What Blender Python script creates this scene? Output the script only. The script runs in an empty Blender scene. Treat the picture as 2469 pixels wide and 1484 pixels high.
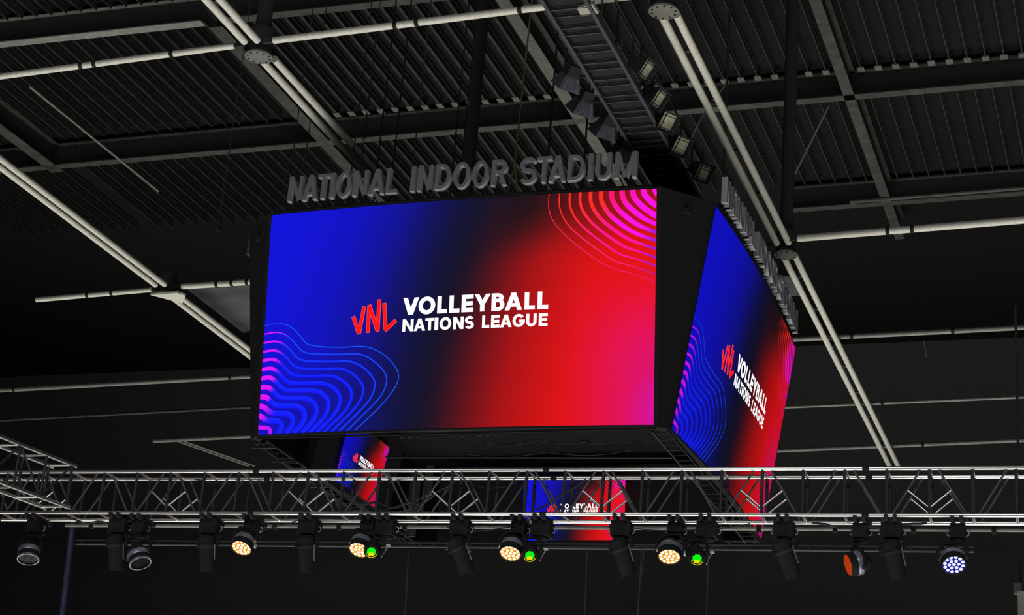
import bpy, bmesh, math, random
from mathutils import Vector, Matrix
random.seed(7)
S = bpy.context.scene
COL = S.collection
H0 = 7.0                      # eye level of the seat the picture is taken from, above the court floor
V = Vector

# ------------------------------------------------------------------ camera
cd = bpy.data.cameras.new('camera')
cam = bpy.data.objects.new('camera', cd); COL.objects.link(cam)
cR = V((0.94377809, 0.32116837, 0.07831857)); cU = V((0.04526827, -0.36023906, 0.93176102)); cF = V((-0.32746558, 0.87583029, 0.35452447))
cam.matrix_world = Matrix(((cR.x, cU.x, -cF.x, 0), (cR.y, cU.y, -cF.y, 0), (cR.z, cU.z, -cF.z, H0), (0, 0, 0, 1)))
cd.sensor_width = 36.0; cd.sensor_fit = 'HORIZONTAL'
cd.lens = 36.0 * 4506.18 / 2469.0
cd.clip_end = 400
S.camera = cam

# ------------------------------------------------------------------ world, lights, exposure
w = bpy.data.worlds.new('hall_dark'); S.world = w; w.use_nodes = True
w.node_tree.nodes['Background'].inputs[0].default_value = (0.0062, 0.0062, 0.0062, 1)
w.node_tree.nodes['Background'].inputs[1].default_value = 1.0
S.view_settings.view_transform = 'Standard'; S.view_settings.look = 'None'
S.view_settings.exposure = 0.0; S.view_settings.gamma = 1.0; S.view_settings.use_curve_mapping = False

def area(name, loc, rot, sx, sy, power, spread, col=(1, .98, .93)):
    l = bpy.data.lights.new(name, 'AREA'); l.shape = 'RECTANGLE'; l.size = sx; l.size_y = sy
    l.energy = power; l.spread = math.radians(spread); l.color = col
    o = bpy.data.objects.new(name, l); COL.objects.link(o); o.location = loc; o.rotation_euler = rot
    return o
# the bright court below throws its light up under the roof, trusses and letters
area('court_light', (-14, 36, 0.6), (math.pi, 0, 0), 60, 62, 10800, 84)
# added fill from behind the viewer, lifts the faces turned to the camera
area('fill_light', (-4, -12, 24), (math.radians(62), 0, math.radians(10)), 30, 6, 3200, 160, (.95, .96, 1))

# ------------------------------------------------------------------ materials
def lin(c):
    return tuple((x / 255 / 12.92) if x <= 10.3 else ((x / 255 + .055) / 1.055) ** 2.4 for x in c)

def mat(name, col, rough=.6, metal=0., var=.25, scale=6., bump=0., spec=.5):
    m = bpy.data.materials.new(name); m.use_nodes = True
    nt = m.node_tree; b = nt.nodes['Principled BSDF']
    b.inputs['Roughness'].default_value = rough; b.inputs['Metallic'].default_value = metal
    b.inputs['Specular IOR Level'].default_value = spec
    tc = nt.nodes.new('ShaderNodeNewGeometry'); no = nt.nodes.new('ShaderNodeTexNoise')
    no.inputs['Scale'].default_value = scale; no.inputs['Detail'].default_value = 5
    nt.links.new(tc.outputs['Position'], no.inputs['Vector'])
    r = nt.nodes.new('ShaderNodeValToRGB')
    r.color_ramp.elements[0].position = .3; r.color_ramp.elements[1].position = .7
    r.color_ramp.elements[0].color = tuple(c * (1 - var) for c in col) + (1,)
    r.color_ramp.elements[1].color = tuple(min(1, c * (1 + var)) for c in col) + (1,)
    nt.links.new(no.outputs[0], r.inputs[0]); nt.links.new(r.outputs[0], b.inputs['Base Color'])
    if bump:
        bp = nt.nodes.new('ShaderNodeBump'); bp.inputs['Strength'].default_value = bump; bp.inputs['Distance'].default_value = .02
        nt.links.new(no.outputs[0], bp.inputs['Height']); nt.links.new(bp.outputs[0], b.inputs['Normal'])
    return m

def emis(name, col255=None, strength=1., attr=None):
    m = bpy.data.materials.new(name); m.use_nodes = True
    nt = m.node_tree; b = nt.nodes['Principled BSDF']
    b.inputs['Base Color'].default_value = (.004, .004, .004, 1); b.inputs['Roughness'].default_value = .9
    b.inputs['Specular IOR Level'].default_value = 0.0
    b.inputs['Emission Strength'].default_value = strength
    if attr:
        a = nt.nodes.new('ShaderNodeVertexColor'); a.layer_name = attr
        nt.links.new(a.outputs['Color'], b.inputs['Emission Color'])
    else:
        b.inputs['Emission Color'].default_value = lin(col255) + (1,)
    return m

M = dict(
    deck=mat('roof_deck_paint', (.0095, .0095, .0095), .8, var=.08, spec=.1),
    shell=mat('dark_hall_paint', (.095, .095, .095), .9, var=.04, spec=.1),
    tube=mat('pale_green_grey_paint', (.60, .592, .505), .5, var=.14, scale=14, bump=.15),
    tie=mat('mid_grey_paint', (.20, .20, .178), .5, var=.22, scale=5),
    plate=mat('node_plate_paint', (.14, .145, .122), .6, var=.18, scale=20),
    flange=mat('pale_beam_paint', (.10, .104, .088), .7, var=.2, scale=4),
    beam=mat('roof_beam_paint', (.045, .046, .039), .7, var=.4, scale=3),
    purlin=mat('purlin_paint', (.018, .0175, .0155), .8, var=.7, scale=7),
    post=mat('black_post_paint', (.040, .040, .040), .8, var=.05, spec=.1),
    black=mat('matt_black_metal', (.022, .022, .0225), .85, var=.05, spec=.05),
    black2=mat('black_powder_coat', (.03, .03, .033), .7, spec=.15),
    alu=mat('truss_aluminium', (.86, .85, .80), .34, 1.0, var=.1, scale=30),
    alud=mat('shaded_truss_upright', (.035, .034, .042), .6, 0., var=.2, scale=25, spec=.2),  # shade on the aluminium uprights put into a dark colour
    alum=mat('shaded_truss_diagonal', (.075, .074, .082), .5, 0., var=.3, scale=25, spec=.5),  # shade on the aluminium diagonals put into a grey colour
    letter=mat('grey_letter_paint', (.20, .20, .21), .45, var=.10, scale=60, bump=.05),
    **{'return': mat('lit_letter_edge', (.40, .41, .42), .4, var=.1, scale=40)},  # paler than the face to stand for light on the undersides
    walk=mat('walkway_steel', (.035, .035, .039), .7, var=.3, scale=10),
    grate=mat('walkway_grating_steel', (.03, .03, .034), .7, var=.3, scale=10),
    flood=mat('floodlight_housing', (.10, .095, .12), .45, .3, var=.3, scale=12),
    glass=mat('floodlight_reflector', (.42, .42, .29), .35, var=.35, scale=16),
    panel=mat('pale_panel', (.30, .31, .26), .7, var=.06),
    greyp=mat('grey_panel', (.085, .085, .085), .7),
    sheet=mat('hung_dark_sheet', (.045, .047, .052), .9, var=.4, scale=1.2),
    cable=mat('black_cable', (.02, .02, .021), .6),
    steel=mat('galvanised_wire', (.30, .30, .31), .5, .2),
    strap=mat('yellow_strap', (.13, .11, .05), .7, var=.3, scale=8),
    chain=mat('black_chain', (.02, .02, .02), .5),
    silver=mat('silver_lamp_trim', (.34, .35, .42), .35, .6),
    bronze=mat('warm_lit_trim', (.30, .21, .16), .5, .4),
    shutter=mat('white_paint_flag', (.5, .55, .52), .6),
    screen=emis('led_screen', attr='led', strength=1.0),
    screen2=emis('led_screen_dimmed', attr='led', strength=.72),
    white=emis('led_white', (255, 255, 255), 1.05),
    red=emis('led_logo_red', (255, 20, 22)),
    redl=emis('led_logo_red_edge', (255, 92, 84)),
    cell=emis('lamp_cell_cream', (255, 244, 205), 1.35),
    amber=emis('lamp_amber', (236, 146, 20), 1.0),
    ccell=emis('lamp_cell_cool', (240, 240, 255), 1.0),
    cblue=emis('lamp_blue_spill', (12, 20, 150), 1.0),
    dimor=emis('lamp_orange', (190, 62, 18), .8),
    green=emis('lamp_green', (10, 232, 20), 1.1),
    yellow=emis('lamp_yellow', (238, 222, 12), 1.0),
    inner=mat('black_inner_panel', (.009, .009, .009), .9, var=.1, spec=.05),
    lens=mat('dark_lens', (.012, .012, .014), .08, spec=.6),
)

# ------------------------------------------------------------------ building helpers
class MB:
    """collects shapes in world metres (z above eye level + H0 added by the caller)"""
    def __init__(s): s.v = []; s.f = []; s.sm = []
    def add(s, vs, fs, smooth=False):
        n = len(s.v); s.v += [tuple(v) for v in vs]; s.f += [tuple(i + n for i in f) for f in fs]; s.sm += [smooth] * len(fs)
    def hexa(s, a, b):          # two quads a (4 pts), b (4 pts)
        s.add(list(a) + list(b), [(3, 2, 1, 0), (4, 5, 6, 7), (0, 1, 5, 4), (1, 2, 6, 5), (2, 3, 7, 6), (3, 0, 4, 7)])
    def box(s, c, size, ax=None):
        c = V(c); X, Y, Z = ax if ax else (V((1, 0, 0)), V((0, 1, 0)), V((0, 0, 1)))
        x, y, z = X * size[0] / 2, Y * size[1] / 2, Z * size[2] / 2
        s.hexa([c - x - y - z, c + x - y - z, c + x + y - z, c - x + y - z], [c - x - y + z, c + x - y + z, c + x + y + z, c - x + y + z])
    def cone(s, p0, p1, r0, r1, n=16, cap0=True, cap1=True, ring=None):
        p0 = V(p0); p1 = V(p1); d = (p1 - p0).normalized()
        a = d.orthogonal().normalized(); b = d.cross(a)
        vs = []
        for p, r in ((p0, r0), (p1, r1)):
            vs += [p + (a * math.cos(2 * math.pi * i / n) + b * math.sin(2 * math.pi * i / n)) * r for i in range(n)]
        fs = [(i, (i + 1) % n, n + (i + 1) % n, n + i) for i in range(n)]
        s.add(vs, fs, True)
        if cap0: s.add(vs[:n], [tuple(reversed(range(n)))])
        if cap1: s.add(vs[n:], [tuple(range(n))])
    def lathe(s, p, d, prof, n=24):     # prof: list of (along, radius)
        p = V(p); d = V(d).normalized()
        for (h0, r0), (h1, r1) in zip(prof, prof[1:]):
            if abs(h0 - h1) < 1e-6:     # flat ring
                a = d.orthogonal().normalized(); b = d.cross(a)
                vs = [p + d * h0 + (a * math.cos(2 * math.pi * i / n) + b * math.sin(2 * math.pi * i / n)) * r for r in (r0, r1) for i in range(n)]
                s.add(vs, [(i, (i + 1) % n, n + (i + 1) % n, n + i) for i in range(n)])
            else:
                s.cone(p + d * h0, p + d * h1, r0, r1, n, False, False)
    def tube(s, pts, r, n=6):
        pts = [V(p) for p in pts]
        rings = []
        t = (pts[1] - pts[0]).normalized(); a = t.orthogonal().normalized()
        for i, p in enumerate(pts):
            t = (pts[min(i + 1, len(pts) - 1)] - pts[max(i - 1, 0)]).normalized()
            a = (a - t * a.dot(t)).normalized(); b = t.cross(a)
            rings.append([p + (a * math.cos(2 * math.pi * k / n) + b * math.sin(2 * math.pi * k / n)) * r for k in range(n)])
        vs = [q for g in rings for q in g]
        fs = [(i * n + k, i * n + (k + 1) % n, (i + 1) * n + (k + 1) % n, (i + 1) * n + k) for i in range(len(pts) - 1) for k in range(n)]
        s.add(vs, fs, True)
        s.add(rings[0], [tuple(reversed(range(n)))]); s.add(rings[-1], [tuple(range(n))])
    def build(s, name, m, parent=None, origin=None):
        o0 = V(origin) if origin is not None else (worldloc(parent) if parent else V((0, 0, 0)))
        me = bpy.data.meshes.new(name)
        me.from_pydata([tuple(V(v) - o0) for v in s.v], [], s.f)
        me.polygons.foreach_set('use_smooth', s.sm)
        me.materials.append(m); me.update()
        o = bpy.data.objects.new(name, me); COL.objects.link(o)
        put(o, parent, o0)
        return o

LOC = {}
def worldloc(o): return LOC[o.name]
def put(o, parent, loc):
    LOC[o.name] = V(loc)
    if parent: o.parent = parent; o.location = V(loc) - LOC[parent.name]
    else: o.location = V(loc)

def tag(o, label=None, cat=None, group=None, kind=None):
    if label: o['label'] = label
    if cat: o['category'] = cat
    if group: o['group'] = group
    if kind: o['kind'] = kind
    return o
def thing(name, loc, label, cat, group=None):
    o = bpy.data.objects.new(name, None); COL.objects.link(o); o.empty_display_size = .2
    put(o, None, loc); return tag(o, label, cat, group)

# shared unit meshes
def _unit(name, fn):
    mb = MB(); fn(mb); me = bpy.data.meshes.new(name); me.from_pydata(mb.v, [], mb.f); me.polygons.foreach_set('use_smooth', mb.sm); return me
UCYL = {}
def unit(kind, m):
    k = (kind, m.name)
    if k not in UCYL:
        if kind == 'rod': me = _unit('rod', lambda b: b.cone((0, 0, 0), (0, 0, 1), 1, 1, 10))
        elif kind == 'box': me = _unit('bar', lambda b: b.box((0, 0, .5), (1, 1, 1)))
        elif kind == 'cell': me = _unit('cell', lambda b: (b.cone((0, 0, 0), (0, 0, .5), 1, .85, 10, False, True)))
        me.materials.append(m); UCYL[k] = me
    return UCYL[k]
def inst(name, me, parent, p0, axis, sx, sy, L, up=None):
    z = V(axis).normalized()
    x = (V(up).cross(z) if up is not None else z.orthogonal()).normalized(); y = z.cross(x)
    o = bpy.data.objects.new(name, me); COL.objects.link(o)
    LOC[o.name] = V(p0)
    o.parent = parent
    lp = V(p0) - (LOC[parent.name] if parent else V((0, 0, 0)))
    o.matrix_basis = Matrix(((x.x * sx, y.x * sy, z.x * L, lp.x), (x.y * sx, y.y * sy, z.y * L, lp.y), (x.z * sx, y.z * sy, z.z * L, lp.z), (0, 0, 0, 1)))
    return o
def rod(name, p0, p1, r, m, parent):
    d = V(p1) - V(p0); return inst(name, unit('rod', m), parent, p0, d, r, r, d.length)
def bar(name, p0, p1, wd, ht, m, parent, up=(0, 0, 1)):
    d = V(p1) - V(p0); return inst(name, unit('box', m), parent, p0, d, wd, ht, d.length, up)
def P(x, y, z): return V((x, y, z + H0))      # z counted from eye level

# ------------------------------------------------------------------ hall shell
def slab(name, c, size, m):
    b = MB(); b.box(c, size); o = b.build(name, m, None, c); o['kind'] = 'structure'; return o
slab('floor', (-10, 25, -.15), (110, 110, .3), M['shell'])
slab('wall_far', (-10, 78, 19), (110, .5, 38), M['shell'])
slab('wall_left', (-64, 25, 19), (.5, 106, 38), M['shell'])
slab('wall_right', (44, 25, 19), (.5, 106, 38), M['shell'])
slab('wall_back', (-10, -29, 19), (110, .5, 38), M['shell'])
ceiling = slab('ceiling', (-10, 25, 36.1), (110, 110, .3), M['deck'])

# purlins under the roof deck, one object each, three spans of them
prow = MB(); prow.box((0, .5, 0), (.1, 1, .02)); prow.box((0, .5, .12), (.03, 1, .22)); prow.box((0, .5, .245), (.1, 1, .02))
pm = bpy.data.meshes.new('purlin'); pm.from_pydata(prow.v, [], prow.f); pm.materials.append(M['purlin'])
pthin = MB(); pthin.box((0, .5, 0), (.035, 1, .02)); pthin.box((0, .5, .12), (.03, 1, .22)); pthin.box((0, .5, .245), (.06, 1, .02))
pm2 = bpy.data.meshes.new('purlin'); pm2.from_pydata(pthin.v, [], pthin.f); pm2.materials.append(M['purlin'])
clip = MB(); clip.box((0, 0, 0), (.22, .3, .04))
cm = bpy.data.meshes.new('cleat'); cm.from_pydata(clip.v, [], clip.f); cm.materials.append(M['flange'])
for y0, y1, xa, xb in ((35.0, 44.05, -37.8, 2.0), (44.6, 52.3, -44.5, 2.0), (52.9, 60.4, -44.5, 2.0)):
    x = xa
    while x < xb:
        if min(abs(x - g) for g in (-38.4, -27.2, -17.85, -8.95)) > .2:
            o = bpy.data.objects.new('purlin', pm if -27.3 < x < -16 else pm2); COL.objects.link(o)
            o.parent = ceiling; o.location = V((x, y0, 28.62 + H0)) - LOC['ceiling']; o.scale = (1, y1 - y0, 1)
            if y0 == 44.6 and -28 < x < 0:
                c = bpy.data.objects.new('cleat', cm); COL.objects.link(c)
                c.parent = ceiling; c.location = V((x, 52.15, 28.60 + H0)) - LOC['ceiling']
        x += .545

# deep roof beams (flange, web, top flange)
def ibeam(name, a, b, label, width=.34, m=None):
    m = m or M['beam']
    a = V(a); b = V(b); d = (b - a).normalized(); sd = d.cross(V((0, 0, 1)))
    t = thing(name, (a + b) / 2, label, 'beam', 'roof beams')
    bar('flange', a, b, width, .035, m, t); bar('web', a + V((0, 0, .42)), b + V((0, 0, .42)), .03, .80, M['post'], t)
    bar('flange', a + V((0, 0, .84)), b + V((0, 0, .84)), width, .035, m, t)
    return t
ZR = 27.9
ibeam('roof_beam', P(-47, 44.3, ZR), P(-27.5, 44.3, ZR), 'pale, more strongly lit roof beam at the upper left corner, above the left tie tube', .34, M['tie'])  # paler material stands for the stronger light on this part
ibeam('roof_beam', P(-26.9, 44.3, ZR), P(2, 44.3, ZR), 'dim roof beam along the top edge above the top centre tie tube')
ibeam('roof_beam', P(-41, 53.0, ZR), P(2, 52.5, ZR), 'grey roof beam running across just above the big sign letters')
ibeam('roof_beam', P(-12.6, 60.9, ZR), P(6, 60.4, ZR), 'roof beam at far right above the bright tie tube beside the round plate')
ibeam('roof_beam', P(-17.85, 44.6, ZR), P(-17.85, 62, ZR), 'wide pale grey roof beam sloping down towards the floodlights left of the walkway', .40, M['flange'])
ibeam('roof_beam', P(-27.2, 44.6, ZR), P(-27.2, 62, ZR), 'dark grey roof beam close beside the middle double tube girder', .44)
ibeam('roof_beam', P(-8.95, 40, ZR), P(-8.95, 64, ZR), 'brownish roof beam sloping down at upper right, right of the right double tubes')
ibeam('roof_beam', P(-38.6, 44.6, ZR), P(-38.3, 53.4, ZR), 'dim roof beam at the left picture edge above the left double tubes', .5)
for (a, b, lb) in ((P(-35.5, 47.1, ZR), P(-35.3, 55.6, ZR), 'thin pale roof rod slanting down in the dark upper left'),
                   (P(-35, 59.2, 19.2), P(-33.7, 62.5, 19.2), 'thin double brace leaving the lowest left tie tube towards the truss')):
    t = thing('roof_brace', a, lb, 'brace')
    rod('rod', a, b, .045, M['tie'], t)
    if '19' in lb or 'double' in lb: rod('rod', a + V((.25, 0, 0)), b + V((.25, 0, 0)), .045, M['tie'], t)
for (a, b, lb) in ((P(-9.5, 52, 27.3), P(-10.5, 52, 25.05), 'thin slanting rod hanging under the right roof beam'),
                   (P(-9.45, 75, ZR), P(-9.6, 77, ZR), 'short thin rod at far right between two tie tubes')):
    t = thing('roof_brace', a, lb, 'brace'); rod('rod', a, b, .03, M['tie'], t)

# double tube girders: paired tubes, black posts, round node plates
def girder(x, nodes, ys, ye, label, posts):
    t = thing('roof_girder', P(x, (ys + ye) / 2, 19), label, 'girder', 'double tube roof girders')
    cuts = [ys] + [n for n in nodes] + [ye]
    for i in range(len(cuts) - 1):
        a = cuts[i] + (.42 if cuts[i] in nodes else 0); b = cuts[i + 1] - (.42 if cuts[i + 1] in nodes else 0)
        for dx in (-.15, .15):
            mb = MB(); mb.cone(P(x + dx, a, 19), P(x + dx, b, 19), .083, .083, 20); mb.build('tube', M['tube'], t)
        k = a + 1.6
        while k < b - 1:
            mb = MB(); mb.box(P(x, k, 19.06), (.16, .1, .05)); mb.build('spacer', M['post'], t); k += 2.4
    for n in nodes:
        mb = MB(); mb.cone(P(x, n, 18.83), P(x, n, 18.87), .30, .30, 32)
        pl = mb.build('node_plate', M['plate'], t)
        for k in range(10):
            a = 2 * math.pi * k / 10; rod('bolt', P(x + .24 * math.cos(a), n + .24 * math.sin(a), 18.815), P(x + .24 * math.cos(a), n + .24 * math.sin(a), 18.84), .022, M['black'], pl)
        mb = MB()
        if posts: mb.cone(P(x, n, 18.87), P(x, n, ZR - .02), .17, .17, 16)
        mb.cone(P(x, n, 18.87), P(x, n, 19.5), .27, .25, 16)
        mb.build('post', M['post'], t)
    return t
girder(-18.05, (31.5, 43.9, 56.4), 25.5, 68, 'pale double tube girder passing behind the big sign, left of centre', 1)
girder(-9.03, (31.3, 43.85), 25.5, 63.6, 'pale double tube girder sloping down right of the scoreboard to the truss', 1)
girder(-27.3, (31.6, 44.3, 56.6), 27, 68, 'pale double tube girder crossing at far left with a splayed joint', 0)
# splayed gusset at the left joint
g = thing('gusset_plate', P(-27.1, 44.35, 18.9), 'bright splayed joint plate where the far left girder meets its tie tube', 'plate')
mb = MB(); mb.hexa([P(-27.65, 44.0, 18.74), P(-26.75, 43.95, 18.74), P(-26.6, 44.2, 18.74), P(-27.0, 44.75, 18.74)], [P(-27.65, 44.0, 18.80), P(-26.75, 43.95, 18.80), P(-26.6, 44.2, 18.80), P(-27.0, 44.75, 18.80)]); mb.build('plate', M['tube'], g)

def tie(a, b, label, r=.062, m=None, bands=()):
    a = V(a); b = V(b); d = (b - a).normalized()
    t = thing('tie_tube', (a + b) / 2, label, 'tube', 'single tie tubes')
    mb = MB(); mb.cone(a, b, r, r, 14); mb.build('tube', m or M['tube'], t)
    for e, sg in ((a, -1), (b, 1)):
        if min(abs(e.x - g) for g in (-18.05, -9.03, -27.3)) < .7 and abs(e.z - 19 - H0) < .1: bar('end_bracket', e, e + d * sg * .24, .05, .10, M['post'], t)
    for k in bands:
        p = a.lerp(b, k)
        mb = MB(); mb.cone(p - d * .045, p + d * .045, r * 1.14, r * 1.14, 14); mb.build('clamp', M['black'], t)
tie(P(-25.6, 31.55, 19), P(-18.5, 31.2, 19), 'bright tie tube at upper left ending at the middle round plate', .07, None, (.12, .45, .5, .78))
tie(P(-17.55, 31.15, 19), P(-9.4, 30.85, 19), 'bright tie tube across the top centre, right of the middle round plate', .075, None, (.35, .41, .69))
tie(P(-31.85, 44.5, 19), P(-27.75, 44.2, 19), 'tie tube left of the splayed joint at far left', .075, None, (.45, .66))
tie(P(-26.7, 44.1, 19), P(-18.5, 43.9, 19), 'tie tube running from the splayed joint to the scoreboard\'s left side', .085, None, (.14, .2, .26))
tie(P(-17.6, 43.9, 19), P(-9.5, 43.5, 19), 'short bright tube end seen between the side sign letters and the right girder', .08)
tie(P(-8.6, 43.2, 19), P(-1, 42.75, 19), 'brightest tie tube at far right, level with the right round plate', .09, None, (.3, .38))
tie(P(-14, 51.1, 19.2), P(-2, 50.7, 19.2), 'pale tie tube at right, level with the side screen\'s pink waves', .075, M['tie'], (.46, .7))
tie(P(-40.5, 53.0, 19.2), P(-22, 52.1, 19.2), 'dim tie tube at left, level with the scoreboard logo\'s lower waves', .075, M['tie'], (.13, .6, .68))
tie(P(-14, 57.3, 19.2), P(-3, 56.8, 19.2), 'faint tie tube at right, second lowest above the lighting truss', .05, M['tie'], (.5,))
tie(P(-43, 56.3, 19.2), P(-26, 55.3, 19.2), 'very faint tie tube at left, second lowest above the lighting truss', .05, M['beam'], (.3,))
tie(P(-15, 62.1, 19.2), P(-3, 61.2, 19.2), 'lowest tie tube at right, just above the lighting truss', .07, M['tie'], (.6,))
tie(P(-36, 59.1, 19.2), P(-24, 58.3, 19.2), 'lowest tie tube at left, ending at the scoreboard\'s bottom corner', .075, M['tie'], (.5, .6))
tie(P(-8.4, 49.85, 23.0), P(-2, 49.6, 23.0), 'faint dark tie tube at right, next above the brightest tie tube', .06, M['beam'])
# dark sheets hung below the left girder and by the right node
for pts, lb in (([(-27.5, 45.6), (-25.0, 45.5), (-24.3, 47.8), (-27.5, 49.5)], 'dark grey sheet hung under the left girder beside the scoreboard'),):
    t = thing('ceiling_sheet', P(pts[0][0], pts[0][1], 19.6), lb, 'sheet')
    mb = MB(); mb.hexa([P(x, y, 19.6) for x, y in pts], [P(x, y, 19.64) for x, y in pts]); mb.build('sheet', M['sheet'], t)
t = thing('roof_duct', P(-8.6, 46.8, 19.6), 'dim grey box hung behind the right double tubes by the side letters', 'duct')
mb = MB(); mb.box(P(-9.75, 47.2, 19.55), (.8, 1.5, .4)); mb.build('duct_body', M['sheet'], t)
mb = MB(); mb.box(P(-9.75, 46.4, 19.55), (.9, .1, .5)); mb.build('duct_collar', M['black2'], t)

# ------------------------------------------------------------------ scoreboard
C = V((-14.4, 40.1, 0))
SCW, SCH, TILT, SAG, ZT = 9.0, 5.032, .1455, .15, 16.526
class Screen:
    """a convex LED screen leaning out at the top; u from 0 to 1 left to right, v from 0 to 1 top to bottom"""
    def __init__(s, n, base, W, H, tilt, sag, zt):
        s.n = V(n); s.r = (-s.n).cross(V((0, 0, 1))); s.base = V(base); s.W, s.H, s.t, s.sag, s.zt = W, H, tilt, sag, zt
    def at(s, u, v, off=0.):
        q = 2 * u - 1
        d = s.sag * (1 - q * q) - v * s.H * math.sin(s.t) + off * math.cos(s.t)
        p = s.base + s.r * (q * s.W / 2) + s.n * d
        return V((p.x, p.y, s.zt - v * s.H * math.cos(s.t) - off * math.sin(s.t) + H0))
front = Screen((0, -1, 0), C + V((0, -5.535, 0)), SCW, SCH, TILT, SAG, ZT)
right = Screen((1, 0, 0), C + V((5.535, 0, 0)), SCW, SCH, TILT, SAG, ZT)
inback = Screen((0, -1, 0), (-14.35, 43.95, 0), 2.72, 1.62, .145, .03, 13.03)
inleft = Screen((1, 0, 0), (-18.36, 39.98, 0), 2.46, 1.56, .145, .03, 13.06)

def smooth(a, b, x):
    t = max(0., min(1., (x - a) / (b - a))); return t * t * (3 - 2 * t)
def interp(T, x):
    if x <= T[0][0]: return T[0][1]
    for (a, p), (b, q) in zip(T, T[1:]):
        if x <= b: return p + (q - p) * (x - a) / (b - a)
    return T[-1][1]
def screen_colour(u, v):
    uc = .575 - .23 * v + .08 * v * v
    s = u - uc
    blue = interp([(-.6, 222), (-.45, 214), (-.3, 186), (-.2, 148), (-.12, 98), (-.05, 58), (0, 42), (.06, 32), (.12, 24), (.3, 20)], s)
    blue *= 1 - .10 * smooth(.55, 1., v) * smooth(0, -.4, s)
    blue = max(18, blue)
    s -= .085 * smooth(.34, .02, v) * smooth(.02, .14, s)
    red = interp([(-.05, 18), (0, 21), (.04, 40), (.09, 82), (.14, 122), (.2, 166), (.28, 200), (.36, 224), (.5, 232), (.6, 230)], s)
    red = 18 + (red - 18) * (1 - .30 * smooth(.28, 0., v))
    g = 18
    m = math.hypot((u - 1.04) / .17, (v - .97) / .42)
    mg = smooth(1.3, .0, m)
    blue = max(blue, 20 + 150 * mg); red = red * (1 - .08 * mg)
    mg2 = smooth(.26, 0, 1 - u) * smooth(.25, .75, v); blue = max(blue, 20 + 85 * mg2)
    return lin((red, g, blue))

def colour_mesh(name, verts, faces, cols, m, parent):
    o0 = LOC[parent.name]
    me = bpy.data.meshes.new(name); me.from_pydata([tuple(V(p) - o0) for p in verts], [], faces)
    a = me.color_attributes.new('led', 'FLOAT_COLOR', 'POINT')
    for i, c in enumerate(cols): a.data[i].color = (c[0], c[1], c[2], 1)
    me.materials.append(m)
    o = bpy.data.objects.new(name, me); COL.objects.link(o); put(o, parent, o0); return o

def resample(L, n):
    d = [0]
    for a, b in zip(L, L[1:]): d.append(d[-1] + math.hypot(b[0] - a[0], (b[1] - a[1]) * .56))
    out = []; j = 0
    # catmull-rom through the points
    for i in range(n):
        t = d[-1] * i / (n - 1)
        while j < len(L) - 2 and d[j + 1] < t: j += 1
        f = (t - d[j]) / max(1e-9, d[j + 1] - d[j])
        p0 = L[max(j - 1, 0)]; p1 = L[j]; p2 = L[j + 1]; p3 = L[min(j + 2, len(L) - 1)]
        out.append(tuple(.5 * (2 * p1[k] + (p2[k] - p0[k]) * f + (2 * p0[k] - 5 * p1[k] + 4 * p2[k] - p3[k]) * f * f + (3 * p1[k] - p0[k] - 3 * p2[k] + p3[k]) * f ** 3) for k in (0, 1)))
    return out
BL = {0: [(-.002, .5089), (.0410, .5045), (.0680, .5184), (.0913, .5479), (.1104, .5861), (.1244, .6070), (.1510, .6190), (.2119, .6298), (.2719, .6310), (.3065, .6476), (.3373, .6806), (.3620, .7264), (.3729, .7659), (.3688, .8041), (.3515, .8519), (.3241, .9058), (.2922, .9559), (.2635, 1.0)],
      1: [(-.002, .5491), (.0339, .5438), (.0588, .5567), (.0797, .5829), (.0964, .6136), (.1127, .6390), (.1437, .6521), (.2131, .6607), (.2560, .6624), (.2864, .6778), (.3174, .7158), (.3378, .7562), (.3422, .7882), (.3361, .8298), (.3187, .8741), (.2830, .9344), (.243, 1.0)],
      6: [(-.002, .7490), (.0214, .7457), (.0351, .7571), (.0470, .7776), (.0610, .7989), (.0790, .8098), (.1116, .8127), (.1463, .8157), (.1683, .8275), (.1843, .8521), (.1902, .8807), (.1868, .9135), (.1733, .9489), (.1573, .9743), (.1400, 1.0)],
      10: [(-.002, .9130), (.0102, .9239), (.0194, .9345), (.0328, .9406), (.0481, .9418), (.0607, .9513), (.0649, .9672), (.0620, .9810), (.0555, 1.0)],
      11: [(-.002, .9650), (.0110, .9686), (.0198, .9691), (.0301, .9749), (.0340, .9844), (.0338, 1.0)]}
TR = {0: [(.7393, -.002), (.7380, .0448), (.7416, .0826), (.7521, .1246), (.7760, .1750), (.8018, .2177), (.8358, .2680), (.8694, .3106), (.9067, .3420), (.9518, .3664), (.9804, .3859), (1.001, .4052)],
      1: [(.7651, -.002), (.7642, .0397), (.7682, .0775), (.7793, .1195), (.8010, .1659), (.8309, .2126), (.8646, .2591), (.9022, .3054), (.9352, .3256), (.9679, .3456), (1.001, .3693)],
      5: [(.8668, -.002), (.8668, .0302), (.8713, .0566), (.8876, .1025), (.9170, .1490), (.9461, .1841), (.9708, .2041), (1.001, .2246)],
      8: [(.9424, -.002), (.9438, .0180), (.9510, .0445), (.9698, .0792), (.9864, .1025), (1.001, .1185)],
      10: [(.9938, -.002), (.9947, .0086), (.9972, .0185), (1.001, .0284)]}
def family(keys, k, n):
    ks = sorted(keys); a = max(q for q in ks if q <= k); b = min(q for q in ks if q >= k)
    A = resample(keys[a], n)
    if a == b: return A
    B = resample(keys[b], n); f = (k - a) / (b - a)
    return [(p[0] + (q[0] - p[0]) * f, p[1] + (q[1] - p[1]) * f) for p, q in zip(A, B)]
def mix(a, b, t): return tuple(x + (y - x) * t for x, y in zip(a, b))
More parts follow.
